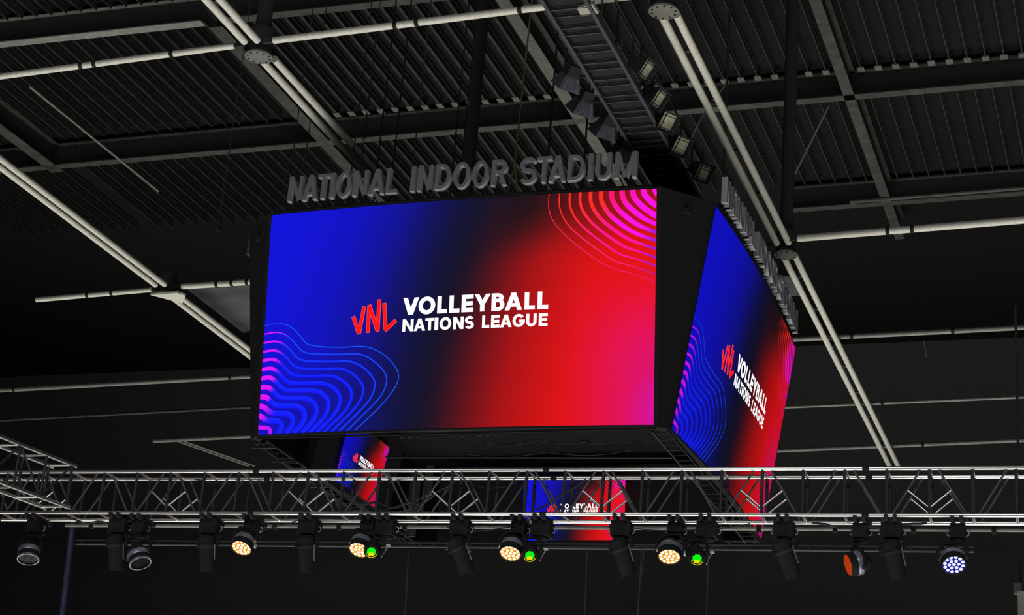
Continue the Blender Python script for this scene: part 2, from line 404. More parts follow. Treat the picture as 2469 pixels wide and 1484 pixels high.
def ribbon(s, name, L, width, colfn, parent, m, off=.006):
    """width(t) in parts of the screen width"""
    n = len(L); asp = s.H / s.W; vs = []; cs = []
    for i, (u, v) in enumerate(L):
        a = L[max(i - 1, 0)]; b = L[min(i + 1, n - 1)]
        tx, ty = b[0] - a[0], (b[1] - a[1]) * asp; l = math.hypot(tx, ty) or 1
        nx, ny = -ty / l, tx / l; hw = width(i / (n - 1)) / 2
        for sg in (-1, 1):
            uu = min(1, max(0, u + nx * hw * sg)); vv = min(1, max(0, v + ny * hw * sg / asp))
            vs.append(s.at(uu, vv, off)); cs.append(lin(colfn(i / (n - 1), u, v, sg)))
    fs = [(2 * i, 2 * i + 1, 2 * i + 3, 2 * i + 2) for i in range(n - 1)]
    return colour_mesh(name, vs, fs, cs, m, parent)

# letters drawn as strokes: every stroke is a list of convex quads in a box w wide and 1 high
def glyph(ch, wd, s, hs=None):
    """wd width, s upright stroke, hs level stroke, all for cap height 1; returns quads"""
    hs = hs or s * .92; Q = []
    if ch == 'B': hs *= .84
    def rect(x0, y0, x1, y1): Q.append([(x0, y0), (x1, y0), (x1, y1), (x0, y1)])
    def par(x0, y0, x1, y1, t): Q.append([(x0 - t / 2, y0), (x0 + t / 2, y0), (x1 + t / 2, y1), (x1 - t / 2, y1)])
    def ring(cx, cy, rx, ry, a0, a1, n=20, sw=s, sh=hs):
        pts = []
        for i in range(n + 1):
            a = math.radians(a0 + (a1 - a0) * i / n); c, d = math.cos(a), math.sin(a)
            pts.append(((cx + rx * c, cy + ry * d), (cx + (rx - sw) * c, cy + (ry - sh) * d)))
        for (o0, i0), (o1, i1) in zip(pts, pts[1:]): Q.append([o0, o1, i1, i0])
    if ch == 'I': rect(0, 0, wd, 1)
    elif ch == 'L': rect(0, 0, s, 1); rect(s, 0, wd, hs)
    elif ch == 'T': rect(0, 1 - hs, wd, 1); rect(wd / 2 - s / 2, 0, wd / 2 + s / 2, 1 - hs)
    elif ch == 'E':
        rect(0, 0, s, 1); rect(s, 0, wd, hs); rect(s, 1 - hs, wd, 1); rect(s, .5 - hs / 2, wd * .94, .5 + hs / 2)
    elif ch == 'N':
        rect(0, 0, s, 1); rect(wd - s, 0, wd, 1); par(wd - s * .55, 0, s * .55, 1, s * 1.08)
    elif ch == 'M':
        rect(0, 0, s, 1); rect(wd - s, 0, wd, 1); par(wd / 2, 0, s * .55, 1, s * 1.0); par(wd / 2, 0, wd - s * .55, 1, s * 1.0)
    elif ch == 'A':
        t = s * 1.06; par(t / 2, 0, wd / 2, 1, t); par(wd - t / 2, 0, wd / 2, 1, t); rect(wd * .26, .2, wd * .74, .2 + hs * .86)
    elif ch == 'V':
        t = s * 1.1; par(wd / 2, 0, t / 2, 1, t); par(wd / 2, 0, wd - t / 2, 1, t)
    elif ch == 'Y':
        t = s * 1.08; par(wd / 2, .40, t / 2, 1, t); par(wd / 2, .40, wd - t / 2, 1, t); rect(wd / 2 - s / 2, 0, wd / 2 + s / 2, .48)
    elif ch == 'O': ring(wd / 2, .5, wd / 2, .515, 0, 360, 36)
    elif ch == 'D':
        rect(0, 0, s, 1); rx = min(wd * .62, wd - s); rect(s, 0, wd - rx, hs); rect(s, 1 - hs, wd - rx, 1); ring(wd - rx, .5, rx, .5, -90, 90, 20)
    elif ch == 'U':
        r = min(.40, wd * .55); rect(0, r, s, 1); rect(wd - s, r, wd, 1); ring(wd / 2, r, wd / 2, r + .012, 180, 360, 20)
    elif ch in 'RB':
        rect(0, 0, s, 1); rx = wd * .46; w1 = wd * (.97 if ch == 'R' else .93); cy = .725 if ch == 'R' else .745; ry = 1 - cy
        rect(s, 1 - hs, w1 - rx, 1); rect(s, cy - ry, w1 - rx, cy - ry + hs); ring(w1 - rx, cy, rx, ry, -90, 90, 16)
        if ch == 'R': par(wd - s * .56, 0, wd * .52, cy - ry + hs * .4, s * 1.12)
        else:
            c2 = (cy - ry + hs) / 2; rect(s, 0, wd - rx, hs); ring(wd - rx, c2, rx, c2, -90, 90, 16)
            rect(s, 2 * c2 - hs, wd - rx, 2 * c2)
    elif ch == 'S':
        ry = (1.03 + hs) / 4; ring(wd / 2, 1.015 - ry, wd / 2, ry, 28, 270, 22); ring(wd / 2, -.015 + ry, wd / 2, ry, -152, 90, 22)
    elif ch == 'G':
        ring(wd / 2, .5, wd / 2, .515, 38, 352, 32); rect(wd * .52, .5 - hs * .62, wd, .5 + hs * .3); rect(wd - s, .30, wd, .46)
    return Q
def flat_letter(s, Q, u0, u1, wd, vt, vb, parent, m, off=.012):
    vs = []; fs = []
    for q in Q:
        n = len(vs)
        for x, y in q: vs.append(s.at(u0 + (u1 - u0) * x / wd, vb + (vt - vb) * y, off))
        fs.append(tuple(range(n, n + 4)))
    mb = MB(); mb.add(vs, fs); return mb.build('letter', m, parent)

T1 = list(zip('VOLLEYBALL', [(.3763, .4182), (.4171, .4604), (.4659, .4912), (.4967, .5231), (.5281, .558), (.5602, .6011), (.6037, .6361), (.6372, .6802), (.686, .7117), (.7181, .7443)]))
T2 = list(zip('NATIONSLEAGUE', [(.3776, .4061), (.4072, .4371), (.4365, .4596), (.4607, .4702), (.4735, .5036), (.5082, .5348), (.5381, .561), (.5816, .6), (.6043, .6259), (.627, .656), (.6575, .6881), (.6913, .7169), (.7222, .744)]))
LOGO = [[(.2451, .4965), (.2622, .5734)], [(.2731, .4553), (.2627, .5735)], [(.2867, .4498), (.2863, .5707)], [(.2867, .4498), (.3121, .5674)], [(.3128, .4276), (.3121, .5674)], [(.3265, .4454), (.3331, .5628)], [(.3318, .5668), (.3588, .5243)]]

def artwork(s, scr, m, nx, detail):
    asp = s.H / s.W
    MAG = (232, 22, 248); BLU = (20, 22, 255); CY = (20, 104, 255)
    for k in range(12):
        n = max(14, int((64 - 4 * k) * detail)); L = family(BL, k, n)
        wpx = [2.2, 3.0, 4.2, 5.2, 7.0, 8.6, 10.0, 11.0, 11.8, 12.2, 12.4, 9.0][k]
        wf = lambda t, wpx=wpx: wpx / 945 * (1 if t > .0 else 1)
        edge = .17 + .012 * k
        lo = max(0, 1 - k / 4)
        def cf(t, u, v, sg, k=k, lo=lo):
            a = smooth(.035 + .012 * k if k < 9 else .06, .16 if k < 9 else .4, t) if k < 11 else 0.25 * t
            c = mix(MAG if k > 0 else (30, 60, 235), mix(BLU, CY, max(lo * .8, .25 if sg < 0 else 0)), a)
            return c
        if k < 10:      # thin bright rim along the outer side of the thick bands
            pass
        ribbon(s, 'wave_line', L, wf, cf, scr, m)
    for k in range(11):
        n = max(10, int((52 - 4 * k) * detail)); L = family(TR, k, n)
        wpx = [1.8, 2.8, 4.6, 6.4, 8.4, 10.4, 11.4, 12.4, 13.0, 13.0, 8.0][k]
        def wf(t, wpx=wpx, k=k): return wpx / 945 * (1 - .35 * smooth(.5, 1, t) * (k < 8))
        def cf(t, u, v, sg, k=k):
            top = (250, 46, 40) if k < 6 else (252, 22, 120 + 32 * min(4, k - 6))
            mid = (246, 40, 120) if k < 2 else (252, 22, 150) if k < 5 else (250, 20, 232)
            end = (150, 30, 225) if 1 <= k <= 6 else (228, 22, 150) if k == 0 else (246, 20, 248)
            c = mix(top, mid, smooth(.12, .5, t)); return mix(c, end, smooth(.78, 1, t))
        ribbon(s, 'wave_line', L, wf, cf, scr, m)
    # red three letter mark made of straight strokes
    for i, (a, b) in enumerate(LOGO):
        A = V((a[0], a[1] * asp)); B = V((b[0], b[1] * asp)); d = (B - A).normalized(); nn = V((-d.y, d.x))
        for hw, ex, off, mm, nm in ((.0051, .0008, .008 + .0006 * i, M['redl'], 'logo_edge'), (.0041, -.0004, .013 + .0006 * i, M['red'], 'logo_stroke')):
            pts = [A - d * ex + nn * hw, A - d * ex - nn * hw, B + d * ex - nn * hw, B + d * ex + nn * hw]
            mb = MB(); mb.add([s.at(p.x, p.y / asp, off) for p in pts], [(0, 1, 2, 3)]); mb.build(nm, mm, scr)
    for T, vt, vb, st in ((T1, .427, .5035, .258), (T2, .5215, .576, .248)):
        for ch, (u0, u1) in T:
            hh = (vb - vt) * asp; wd = (u1 - u0) / hh
            flat_letter(s, glyph(ch, wd, st if ch != 'I' else wd), u0, u1, wd, vt, vb, scr, M['white'])

board = thing('scoreboard', P(C.x, C.y, 11.4), 'large four-sided hanging scoreboard with blue and red screens and raised grey letters', 'scoreboard')
def add_screen(s, name, m, nx, ny, detail, label):
    vs = []; cs = []
    for j in range(ny + 1):
        for i in range(nx + 1):
            vs.append(s.at(i / nx, j / ny)); cs.append(screen_colour(i / nx, j / ny))
    fs = [(j * (nx + 1) + i, (j + 1) * (nx + 1) + i, (j + 1) * (nx + 1) + i + 1, j * (nx + 1) + i + 1) for j in range(ny) for i in range(nx)]
    o = colour_mesh(name, vs, fs, cs, m, board); o['label'] = label
    artwork(s, o, m, nx, detail)
    return o
add_screen(front, 'display_screen', M['screen'], 96, 54, 1.0, 'wide front screen facing the viewer')
add_screen(right, 'display_screen', M['screen2'], 96, 54, 1.0, 'side screen seen at a steep angle')
add_screen(inback, 'inner_screen', M['screen'], 40, 24, .6, 'small inner screen on the far inside wall')
add_screen(inleft, 'inner_screen', M['screen2'], 40, 24, .6, 'small inner screen on the left inside wall')

# dark cabinet behind the screens
def wall_panel(s, t=.14, ext=.1, name='cabinet_panel', uu=12, off=-.01):
    mb = MB(); e = ext / s.W
    f = []; bk = []
    for v in (-.012, 1.008):
        f.append([s.at(-e + (1 + 2 * e) * i / uu, v, off) for i in range(uu + 1)])
        bk.append([s.at(-e + (1 + 2 * e) * i / uu, v, off - t) for i in range(uu + 1)])
    vs = f[0] + f[1] + bk[0] + bk[1]; n = uu + 1; fs = []
    for i in range(uu):
        fs += [(i, n + i, n + i + 1, i + 1), (2 * n + i, 2 * n + i + 1, 3 * n + i + 1, 3 * n + i), (i, i + 1, 2 * n + i + 1, 2 * n + i), (n + i, 3 * n + i, 3 * n + i + 1, n + i + 1)]
    fs += [(0, 2 * n, 3 * n, n), (n - 1, 2 * n - 1, 4 * n - 1, 3 * n - 1)]
    mb.add(vs, fs); return mb.build(name, M['black'], board)
back = Screen((0, 1, 0), C + V((0, 5.535, 0)), SCW, SCH, TILT, SAG, ZT)
left = Screen((-1, 0, 0), C + V((-5.535, 0, 0)), SCW, SCH, TILT, SAG, ZT)
for s in (front, right, back, left): wall_panel(s)
# chamfered corner panels and the dark roof of the cabinet
zt, zb = ZT + H0 + .06, ZT + H0 - SCH * math.cos(TILT) - .1
for (s1, s2) in ((front, right), (right, back), (back, left), (left, front)):
    a0 = s1.at(1.011, -.010, -.03); a1 = s1.at(1.011, 1.008, -.03); b0 = s2.at(-.011, -.010, -.03); b1 = s2.at(-.011, 1.008, -.03)
    inn = (V((C.x, C.y, 0)) - V((a0.x, a0.y, 0))).normalized() * .2
    mb = MB(); mb.hexa([a0, a1, b1, b0], [a0 + inn, a1 + inn, b1 + inn, b0 + inn]); mb.build('corner_panel', M['black'], board)
mb = MB(); mb.box(P(C.x, C.y, 16.2), (10.2, 10.2, .1)); mb.build('cabinet_roof', M['black'], board)
mb = MB(); mb.box(P(C.x, C.y + .4, 13.75), (9.4, 9.0, .08)); mb.build('inner_deck', M['inner'], board)
# inner walls that carry the small screens
def inner_panel(s, w_, name='inner_panel'):
    ex = (w_ / s.W - 1) / 2
    a = [s.at(-ex, -.22, -.03), s.at(1 + ex, -.22, -.03), s.at(1 + ex, 1.06, -.03), s.at(-ex, 1.06, -.03)]
    b = [s.at(-ex, -.22, -.25), s.at(1 + ex, -.22, -.25), s.at(1 + ex, 1.06, -.25), s.at(-ex, 1.06, -.25)]
    mb = MB(); mb.hexa(a, b); return mb.build(name, M['black'], board)
inner_panel(inback, 7.6); inner_panel(inleft, 4.6)
# bottom rim rails
for s in (front, right, back, left):
    a = s.at(-.005, 1.013, -.05); b = s.at(1.005, 1.013, -.05)
    bar('bottom_rail', a, b, .035, .035, M['black'], board)
    if s is not front:
        bar('bottom_rail', a - s.n * .34, b - s.n * .34, .04, .04, M['black2'], board)
        for i in range(24):
            p = a.lerp(b, (i + .5) / 24); bar('rim_slat', p, p - s.n * .34, .03, .02, M['black2'], board)
# underside details
rod('service_rail', P(-16.54, 37.0, 11.50), P(-9.93, 37.0, 11.36), .022, M['walk'], board)
rod('service_rail', P(-16.4, 37.0, 12.10), P(-13.4, 37.0, 12.10), .02, M['greyp'], board)
for i in range(14):
    if i not in (3, 8): bar('slot_plate', P(-16.3 + i * .205, 37.1, 12.0), P(-16.18 + i * .205, 37.1, 12.0), .03, .04, M['walk'], board)
for dz, x0, x1 in ((.0, -14.6, -11.8), (-.28, -14.9, -11.0), (-.02, -12.2, -10.4)):
    pts = [P(x0 + (x1 - x0) * i / 16, 37.6, 12.02 + dz - .10 * math.sin(math.pi * (i * 2 % 16) / 16)) for i in range(17)]
    mb = MB(); mb.tube(pts, .012, 5); mb.build('slack_cable', M['black2'], board)
mb = MB(); mb.box(P(-18.75, 44.0, 12.4), (.28, .06, 1.8)); mb.build('grey_panel', M['greyp'], board)
mb = MB(); mb.box(P(-18.35, 43.95, 13.0), (.22, .06, .8)); mb.build('grey_panel', M['greyp'], board)
mb = MB(); mb.box(P(-17.4, 44.1, 11.25), (.6, .3, .2)); mb.build('junction_box', M['greyp'], board)
for i in range(9):
    x = -19.0 + i * .42; bar('hanging_strut', P(x, 36.2 + .9 * (i % 3), 11.6), P(x, 36.2 + .9 * (i % 3), 13.6), .035, .035, M['black2'], board)
for i in range(8):
    bar('side_rib', P(-19.35, 35.9 + i * 1.05, 11.45), P(-18.75, 35.9 + i * 1.05, 11.45), .05, .05, M['grate'], board)
# rail under the sign letters and the letters
SIGN = 'NATIONALINDOORSTADIUM'
SX = [(-18.55, -18.2), (-18.18, -17.81), (-17.83, -17.52), (-17.5, -17.4), (-17.35, -16.99), (-16.93, -16.58), (-16.54, -16.16), (-16.12, -15.85), (-15.53, -15.43), (-15.37, -15.02), (-14.95, -14.59), (-14.53, -14.14), (-14.09, -13.71), (-13.64, -13.28), (-12.99, -12.61), (-12.62, -12.27), (-12.33, -11.95), (-11.91, -11.53), (-11.46, -11.36), (-11.3, -10.95), (-10.87, -10.39)]
def sign(s, shift):
    for ch, (x0, x1) in zip(SIGN, SX):
        q0 = (x0 - C.x) + shift; q1 = (x1 - C.x) + shift; qm = (q0 + q1) / SCW
        d = .11 + .10 * (1 - qm * qm); wd = (q1 - q0) / .61
        Q = glyph(ch, wd, .150 if ch != 'I' else wd, .135)
        mb = MB()
        for i, q in enumerate(Q):
            fr = []; bk = []
            for x, y in q:
                base = s.base + s.r * (q0 + (q1 - q0) * x / wd) + s.n * (d - .0006 * (i % 7))
                fr.append(V((base.x, base.y, 16.785 + .61 * y + H0))); bb = base - s.n * (.13 - .0012 * (i % 7)); bk.append(V((bb.x, bb.y, 16.785 + .61 * y + H0)))
            mb.hexa(bk, fr)
        o = mb.build('sign_letter', M['letter'], board)
        o.data.materials.append(M['return'])       # edges paler than the face, light from below put into their colour
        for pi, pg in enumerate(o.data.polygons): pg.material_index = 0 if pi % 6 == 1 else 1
        xm = (q0 + q1) / 2
        for dx in (-.28, .28):
            b0 = s.base + s.r * (xm + dx * (q1 - q0)) + s.n * (d - .11); b1 = b0 - s.n * .27
            rod('letter_peg', V((b1.x, b1.y, 16.75 + H0)), V((b0.x, b0.y, 16.82 + H0)), .015, M['black'], board)
    pts = []
    for i in range(13):
        q = -1 + i / 6; b0 = s.base + s.r * (q * SCW / 2 * .96) + s.n * (-.30 + .1 * (1 - q * q)); pts.append(V((b0.x, b0.y, 16.73 + H0)))
    mb = MB()
    for a, b in zip(pts, pts[1:]):
        d = (b - a).normalized(); mb.box((a + b) / 2, ((b - a).length + .01, .08, .07), (d, V((0, 0, 1)).cross(d), V((0, 0, 1))))
    mb.build('sign_rail', M['black'], board)
    for i in (0, 3, 6, 9, 12): bar('rail_post', pts[i] - V((0, 0, .24)), pts[i], .06, .06, M['black'], board)
sign(front, .055); sign(right, .055)
# lugs at the upper corners
mb = MB(); mb.box(P(-19.95, 35.75, 16.35), (.1, .25, .55)); mb.build('corner_lug', M['flood'], board)

# hoist lines to the scoreboard
def hoist_chain(x, y, z0, z1, label, n=None, lr=.05, m=None):
    t = thing('hoist_chain', P(x, y, z0), label, 'chain')
    mb = MB(); n = n or int((z1 - z0) / (lr * 1.55)); st = (z1 - z0) / n
    for i in range(n):
        zc = z0 + (i + .5) * st; a = V((1, 0, 0)) if i % 2 else V((0, 1, 0))
        pts = []
        for k in range(9):
            g_ = 2 * math.pi * k / 8; pts.append(P(x, y, zc) + a * (math.cos(g_) * lr * .55) + V((0, 0, math.sin(g_) * lr)))
        mb.tube(pts, lr * .2, 4)
    o = mb.build('chain_links', m or M['chain'], t); o['kind'] = 'stuff'
    mb = MB(); mb.box(P(x, y, z0 - .02), (.1, .1, .14)); mb.build('chain_hook', M['black'], t)
hoist_chain(-17.75, 36, 16.3, 27.8, 'black link chain in front of the double tubes above the sign letter O', 95)
hoist_chain(-17.62, 36.2, 16.3, 27.8, 'second black link chain, close beside the first above the sign letter N', 95)
hoist_chain(-21.07, 36, 17.0, 27.8, 'thin dotted chain hanging left of the scoreboard', 120, .04, M['grate'])
def wire(name, pts, r, m, label, cat='cable'):
    o0 = V(pts[0]); mb = MB(); mb.tube(pts, r, 6); o = mb.build(name, m, None, o0); return tag(o, label, cat)
st = thing('lifting_strap', P(-13.68, 36, 18.0), 'yellowish lifting strap splitting into a forked bridle above the screen', 'strap')
rod('strap', P(-13.69, 36, 18.0), P(-13.5, 36, 27.8), .022, M['strap'], st)
rod('bridle_leg', P(-13.69, 36, 18.0), P(-14.02, 36, 16.25), .018, M['strap'], st)
rod('bridle_leg', P(-13.69, 36, 18.0), P(-13.36, 36, 16.25), .018, M['strap'], st)
rod('bridle_leg', P(-13.67, 36, 18.0), P(-13.30, 36, 16.25), .018, M['strap'], st)
wire('hanging_wire', [P(-16.19, 36, 27.8), P(-16.19, 36, 19.6), P(-16.22, 36, 16.25)], .016, M['walk'], 'grey wire dropping behind the sign letter I')
wire('hanging_wire', [P(-19.3, 36, 27.8), P(-19.34, 36, 18.7), P(-19.75, 36, 16.25)], .014, M['grate'], 'dim wire slanting to the scoreboard\'s upper left corner')
wire('hanging_wire', [P(-18.9, 36, 27.8), P(-19.0, 36, 18.7), P(-19.3, 36, 16.25)], .014, M['grate'], 'dim wire above the sign letter N, right of the corner wire')
wire('hanging_wire', [P(-9.95, 40.5, 27.8), P(-9.95, 40.5, 22), P(-9.9, 40.5, 16.3)], .035, M['grate'], 'dark hanger bar above the first side sign letter')
wire('hanging_wire', [P(-9.9, 40.5, 22.2), P(-10.42, 40.5, 21.5), P(-10.7, 40.5, 20.9), P(-10.85, 40.5, 20.5), P(-10.9, 40.5, 20.2), P(-11.04, 40.5, 19.95)], .02, M['steel'], 'kinked light wire right of the walkway')
for k, (x, y) in enumerate(((-12.9, 36), (-12.1, 36.2), (-11.5, 36.1))):
    wire('hanger_rod', [P(x, y, 16.25), P(x, y, 27.8)], .026, M['black'], ('black hanger rod right of the forked strap', 'black hanger rod above the sign letter A of the last word', 'black hanger rod just left of the floodlights')[k], 'rod')
for k, (x, y) in enumerate(((-15.2, 36), (-14.98, 36), (-17.1, 36), (-16.7, 36))):
    wire('hanger_rod', [P(x, y, 16.25), P(x, y, 27.8)], .02, M['black'], ('black hanger rod above the sign letter D of the middle word', 'thin black rod just right of the rod above letter D', 'black hanger rod above the gap after the first sign word', 'thin black rod above the last letter of the first sign word')[k], 'rod')

# ------------------------------------------------------------------ walkway
ZW = 17.8
cw = thing('catwalk', P(-10.23, 30, ZW), 'dark steel walkway with ladder-like cross bars right of the sign', 'walkway')
for x in (-10.64, -9.83):
    bar('side_rail', P(x, 21, ZW), P(x, 38.4, ZW), .07, .12, M['walk'], cw)
    bar('hand_rail', P(x, 21, ZW + 1.0), P(x, 38.2, ZW + 1.0), .035, .035, M['grate'], cw)
y = 21.3; k = 0
while y < 38.3:
    bar('rung', P(-10.62, y, ZW), P(-9.85, y, ZW), .03, .045, M['walk'], cw)
    if k % 4 == 0:
        for x in (-10.64, -9.83): bar('rail_post', P(x, y, ZW), P(x, y, ZW + 1.0), .03, .03, M['grate'], cw, (0, 1, 0))
    if k % 3 == 0:
        for j in range(4): bar('grating_bar', P(-10.52 + j * .05, y + .06, ZW + .05), P(-10.52 + j * .05, y + .26, ZW + .05), .012, .02, M['walk'], cw)
    y += (.44 if k % 2 else .27); k += 1
mb = MB(); mb.box(P(-10.23, 29.7, ZW + .07), (.76, 17.2, .02)); mb.build('floor_plate', M['black'], cw)
rod('end_bar', P(-9.83, 38.4, ZW), P(-9.05, 38.3, ZW), .03, M['walk'], cw)

def floodlight(c, facing, label, size, grille, m):
    """box lamp with a splayed hood; facing = direction of the open mouth"""
    c = V(c); f = V(facing).normalized(); sd = f.cross(V((0, 0, 1))).normalized(); up = sd.cross(f)
    t = thing('floodlight', c, label, 'floodlight', 'floodlights along the walkway')
    hw = size / 2
    def ring(d, k): return [c + f * d + sd * (hw * k * a) + up * (hw * k * b) for a, b in ((-1, -1), (1, -1), (1, 1), (-1, 1))]
    mb = MB(); mb.hexa(ring(-.34, .45), ring(-.12, .62)); mb.build('housing', M['black2'], t)
    A, B = ring(-.12, .62), ring(.16, 1.0); A2, B2 = ring(-.12, .58), ring(.16, .96)
    mb = MB()
    for i in range(4):
        j = (i + 1) % 4; mb.hexa([A[i], A[j], B[j], B[i]], [A2[i], A2[j], B2[j], B2[i]])
    mb.build('hood', m, t)
    mb = MB(); q = ring(.04 if grille else -.10, .80 if grille else .57); q2 = ring(.06 if grille else -.08, .80 if grille else .57); mb.hexa(q, q2); mb.build('reflector', M['glass'] if grille else M['lens'], t)
    for k in (-.33, .33):
        a = c + f * .15 + sd * (hw * k * 2) + up * hw * .95; b = c + f * .15 + sd * (hw * k * 2) - up * hw * .95
        if grille: bar('guard_bar', a, b, .018, .018, M['black'], t, f)
        else:
            e = hw * 2 * k
            mb = MB(); mb.hexa([A[0].lerp(A[1], .5 + k), A[0].lerp(A[1], .53 + k), B[0].lerp(B[1], .53 + k), B[0].lerp(B[1], .5 + k)], [V(p) - up * .03 for p in (A[0].lerp(A[1], .5 + k), A[0].lerp(A[1], .53 + k), B[0].lerp(B[1], .53 + k), B[0].lerp(B[1], .5 + k))]); mb.build('hood_rib', M['silver'], t)
    if grille:
        for k in (-.3, .3): bar('guard_bar', c + f * .15 + up * (hw * k * 2) - sd * hw * .95, c + f * .15 + up * (hw * k * 2) + sd * hw * .95, .018, .018, M['black'], t, f)
    xr = -9.80 if grille else -10.67
    bar('mount_arm', V((xr, c.y, ZW + H0 + .05)), V((c.x, c.y, c.z + .05)) - V((f.x, f.y, 0)) * .2, .04, .04, M['black'], t)
    bar('yoke', c - f * .2 + sd * hw * .7, c - f * .2 + sd * hw * .7 + V((0, 0, .5)), .04, .02, M['black'], t, (0, 1, 0))
    bar('yoke', c - f * .2 - sd * hw * .7, c - f * .2 - sd * hw * .7 + V((0, 0, .5)), .04, .02, M['black'], t, (0, 1, 0))
FL = [(-11.12, 31.88, 'first'), (-11.16, 32.98, 'second'), (-11.0, 34.1, 'third'), (-10.93, 35.25, 'fourth')]
for x, y, nth in FL:
    floodlight(P(x, y, ZW), (-.5, .45, -.75), '%s floodlight down the walkway\'s left side, dark ribbed hood turned away' % nth, .5, False, M['flood'])
FR = [(-9.49, 31.65, 'first'), (-9.56, 32.89, 'second'), (-9.62, 33.95, 'third'), (-9.62, 35.1, 'fourth'), (-9.45, 36.45, 'fifth')]
for i, (x, y, nth) in enumerate(FR):
    floodlight(P(x, y, ZW), (.78, -.22, -.58) if i < 2 else (.62, -.45, -.62), '%s floodlight down the walkway\'s right side, pale reflector behind a guard' % nth, .44, True, M['black2'])
t = thing('ceiling_panel', P(-9.93, 29.25, ZW), 'pale flat square panel at the top centre beside the walkway', 'panel')
mb = MB(); mb.hexa([P(-10.09, 29.1, ZW - .02), P(-9.76, 29.02, ZW - .02), P(-9.74, 29.37, ZW - .02), P(-10.1, 29.42, ZW - .02)], [P(-10.09, 29.1, ZW + .04), P(-9.76, 29.02, ZW + .04), P(-9.74, 29.37, ZW + .04), P(-10.1, 29.42, ZW + .04)]); mb.build('panel', M['panel'], t)
bar('bracket', P(-9.9, 29.3, ZW + .03), P(-9.83, 29.3, ZW + .2), .04, .04, M['black'], t, (0, 1, 0))

# ------------------------------------------------------------------ lighting truss
BAY = .4757; X0 = -8.27; TZ0, TZ1 = 5.65, 6.2; TD = .35
def ty(x): return 20.27 + .0445 * (x + 14.22)
def tp(k, z, dback=0, f=0): x = X0 + BAY * (k + f) ; return P(x - .0445 * dback, ty(x) + dback, z)
K0, K1 = -14, 15
truss = thing('lighting_truss', tp(0, TZ0), 'long aluminium box truss crossing the picture below the scoreboard', 'truss')
for db in (0, TD):
    for z in (TZ0, TZ1):
        mb = MB(); mb.cone(tp(K0, z, db), tp(K1, z, db), .0245, .0245, 16); mb.build('chord', M['alu'], truss)
for k in range(K0, K1 + 1):
    for db in (0, TD):
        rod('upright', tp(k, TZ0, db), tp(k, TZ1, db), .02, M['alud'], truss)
    for z in (TZ0, TZ1): rod('cross_brace', tp(k, z, 0), tp(k, z, TD), .016, M['alu'], truss)
    if k % 2 == 0:
        for db in (0, TD):
            for sg in (-1, 1):
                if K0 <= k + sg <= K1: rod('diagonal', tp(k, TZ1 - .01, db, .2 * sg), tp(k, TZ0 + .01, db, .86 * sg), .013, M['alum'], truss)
            if k % 4 == 0:
                for sg in (-1, 1): rod('v_brace', tp(k, TZ0 + .10, db, .04 * sg), tp(k, TZ0 + .285, db, .50 * sg), .0125, M['alu'], truss)
    if k % 8 == 2:      # bolted joints between sections
        for db in (0, TD):
            for z in (TZ0, TZ1): rod('coupling', tp(k, z, db, .42), tp(k, z, db, .58), .031, M['black'], truss)
# second truss running away from the left end
s2 = thing('side_truss', P(-13.3, 20.2, 6.2), 'short truss at far left slanting down to meet the long truss', 'truss')
def sp(t_, z, dx=0): return P(-14.1 + .78 * t_ + dx, 16.4 + 3.6 * t_, z)
for dx in (0, -.35):
    for z in (5.65, 6.2): rod('chord', sp(0, z, dx), sp(1.02, z, dx), .0245, M['alu'], s2)
for i in range(9):
    for dx in (0, -.35): rod('upright', sp(i / 8, 5.65, dx), sp(i / 8, 6.2, dx), .018, M['alud'], s2)
    rod('cross_brace', sp(i / 8, 6.2, 0), sp(i / 8, 6.2, -.35), .016, M['alu'], s2); rod('cross_brace', sp(i / 8, 5.65, 0), sp(i / 8, 5.65, -.35), .016, M['alu'], s2)
    if i < 8: rod('diagonal', sp(i / 8, 5.65 if i % 2 else 6.2), sp((i + 1) / 8, 6.2 if i % 2 else 5.65), .013, M['alud'], s2)

# rear pipes
t = thing('pipe', P(-8, 21.2, 5.68), 'grey pipe along the back of the long truss just below its chords', 'pipe')
for a, b in ((-14.0, -12.1), (-11.6, -10.4), (-9.9, -7.7), (-7.2, -6.3), (-6.1, -3.3), (-3.0, -1.4)):
    pass
rod('pipe_run', P(-14.0, 21.1, 5.70), P(-1.2, 21.3, 5.60), .024, M['tie'], t)
for i in range(14):
    x = -13.6 + i * .9; mb = MB(); mb.box(P(x, 21.1 + .0156 * (x + 14), 5.70 - .0078 * (x + 14)), (.05, .08, .08)); mb.build('pipe_clamp', M['black'], t)
t = thing('rear_rail', P(-10, 26, 6.6), 'thin double rail far behind the lamps, level with the lamp heads', 'rail')
rod('rail', P(-17.0, 26, 6.70), P(-2.6, 26, 6.535), .014, M['greyp'], t)
rod('rail', P(-17.0, 26, 6.77), P(-2.6, 26, 6.605), .012, M['grate'], t)
for i in range(30): x = -16.9 + i * .48; rod('rail_stub', P(x, 26, 6.70 - .0115 * (x + 17)), P(x, 26, 6.77 - .0115 * (x + 17)), .01, M['grate'], t)
for i, (x, xb, lb) in enumerate(((-11.08, -11.0, 'thin grey wire hanging below the second green lamp\'s left neighbour'), (-8.21, -8.17, 'thin grey wire hanging right of the middle green lamp'),
                                 (-7.37, -7.38, 'thin grey wire hanging just left of the largest amber lamp'), (-7.33, -7.42, 'thin wire crossing its neighbour just left of the largest amber lamp'), (-6.37, -6.34, 'thin wire hanging right of the right green lamp'))):
    wire('hanging_wire', [P(x, 26, 6.57), P((x + xb) / 2, 26, 5.9), P(xb, 26, 3.0)], .012, M['walk'], lb)
wire('hanging_cable', [P(-17.14, 26, 7.3), P(-17.1, 26, 6.7), P(-17.03, 26, 5.5), P(-16.95, 26, 3.5)], .05, mat('blue_cable', (.03, .04, .09), .6), 'thick bluish cable hanging at far left below the truss')

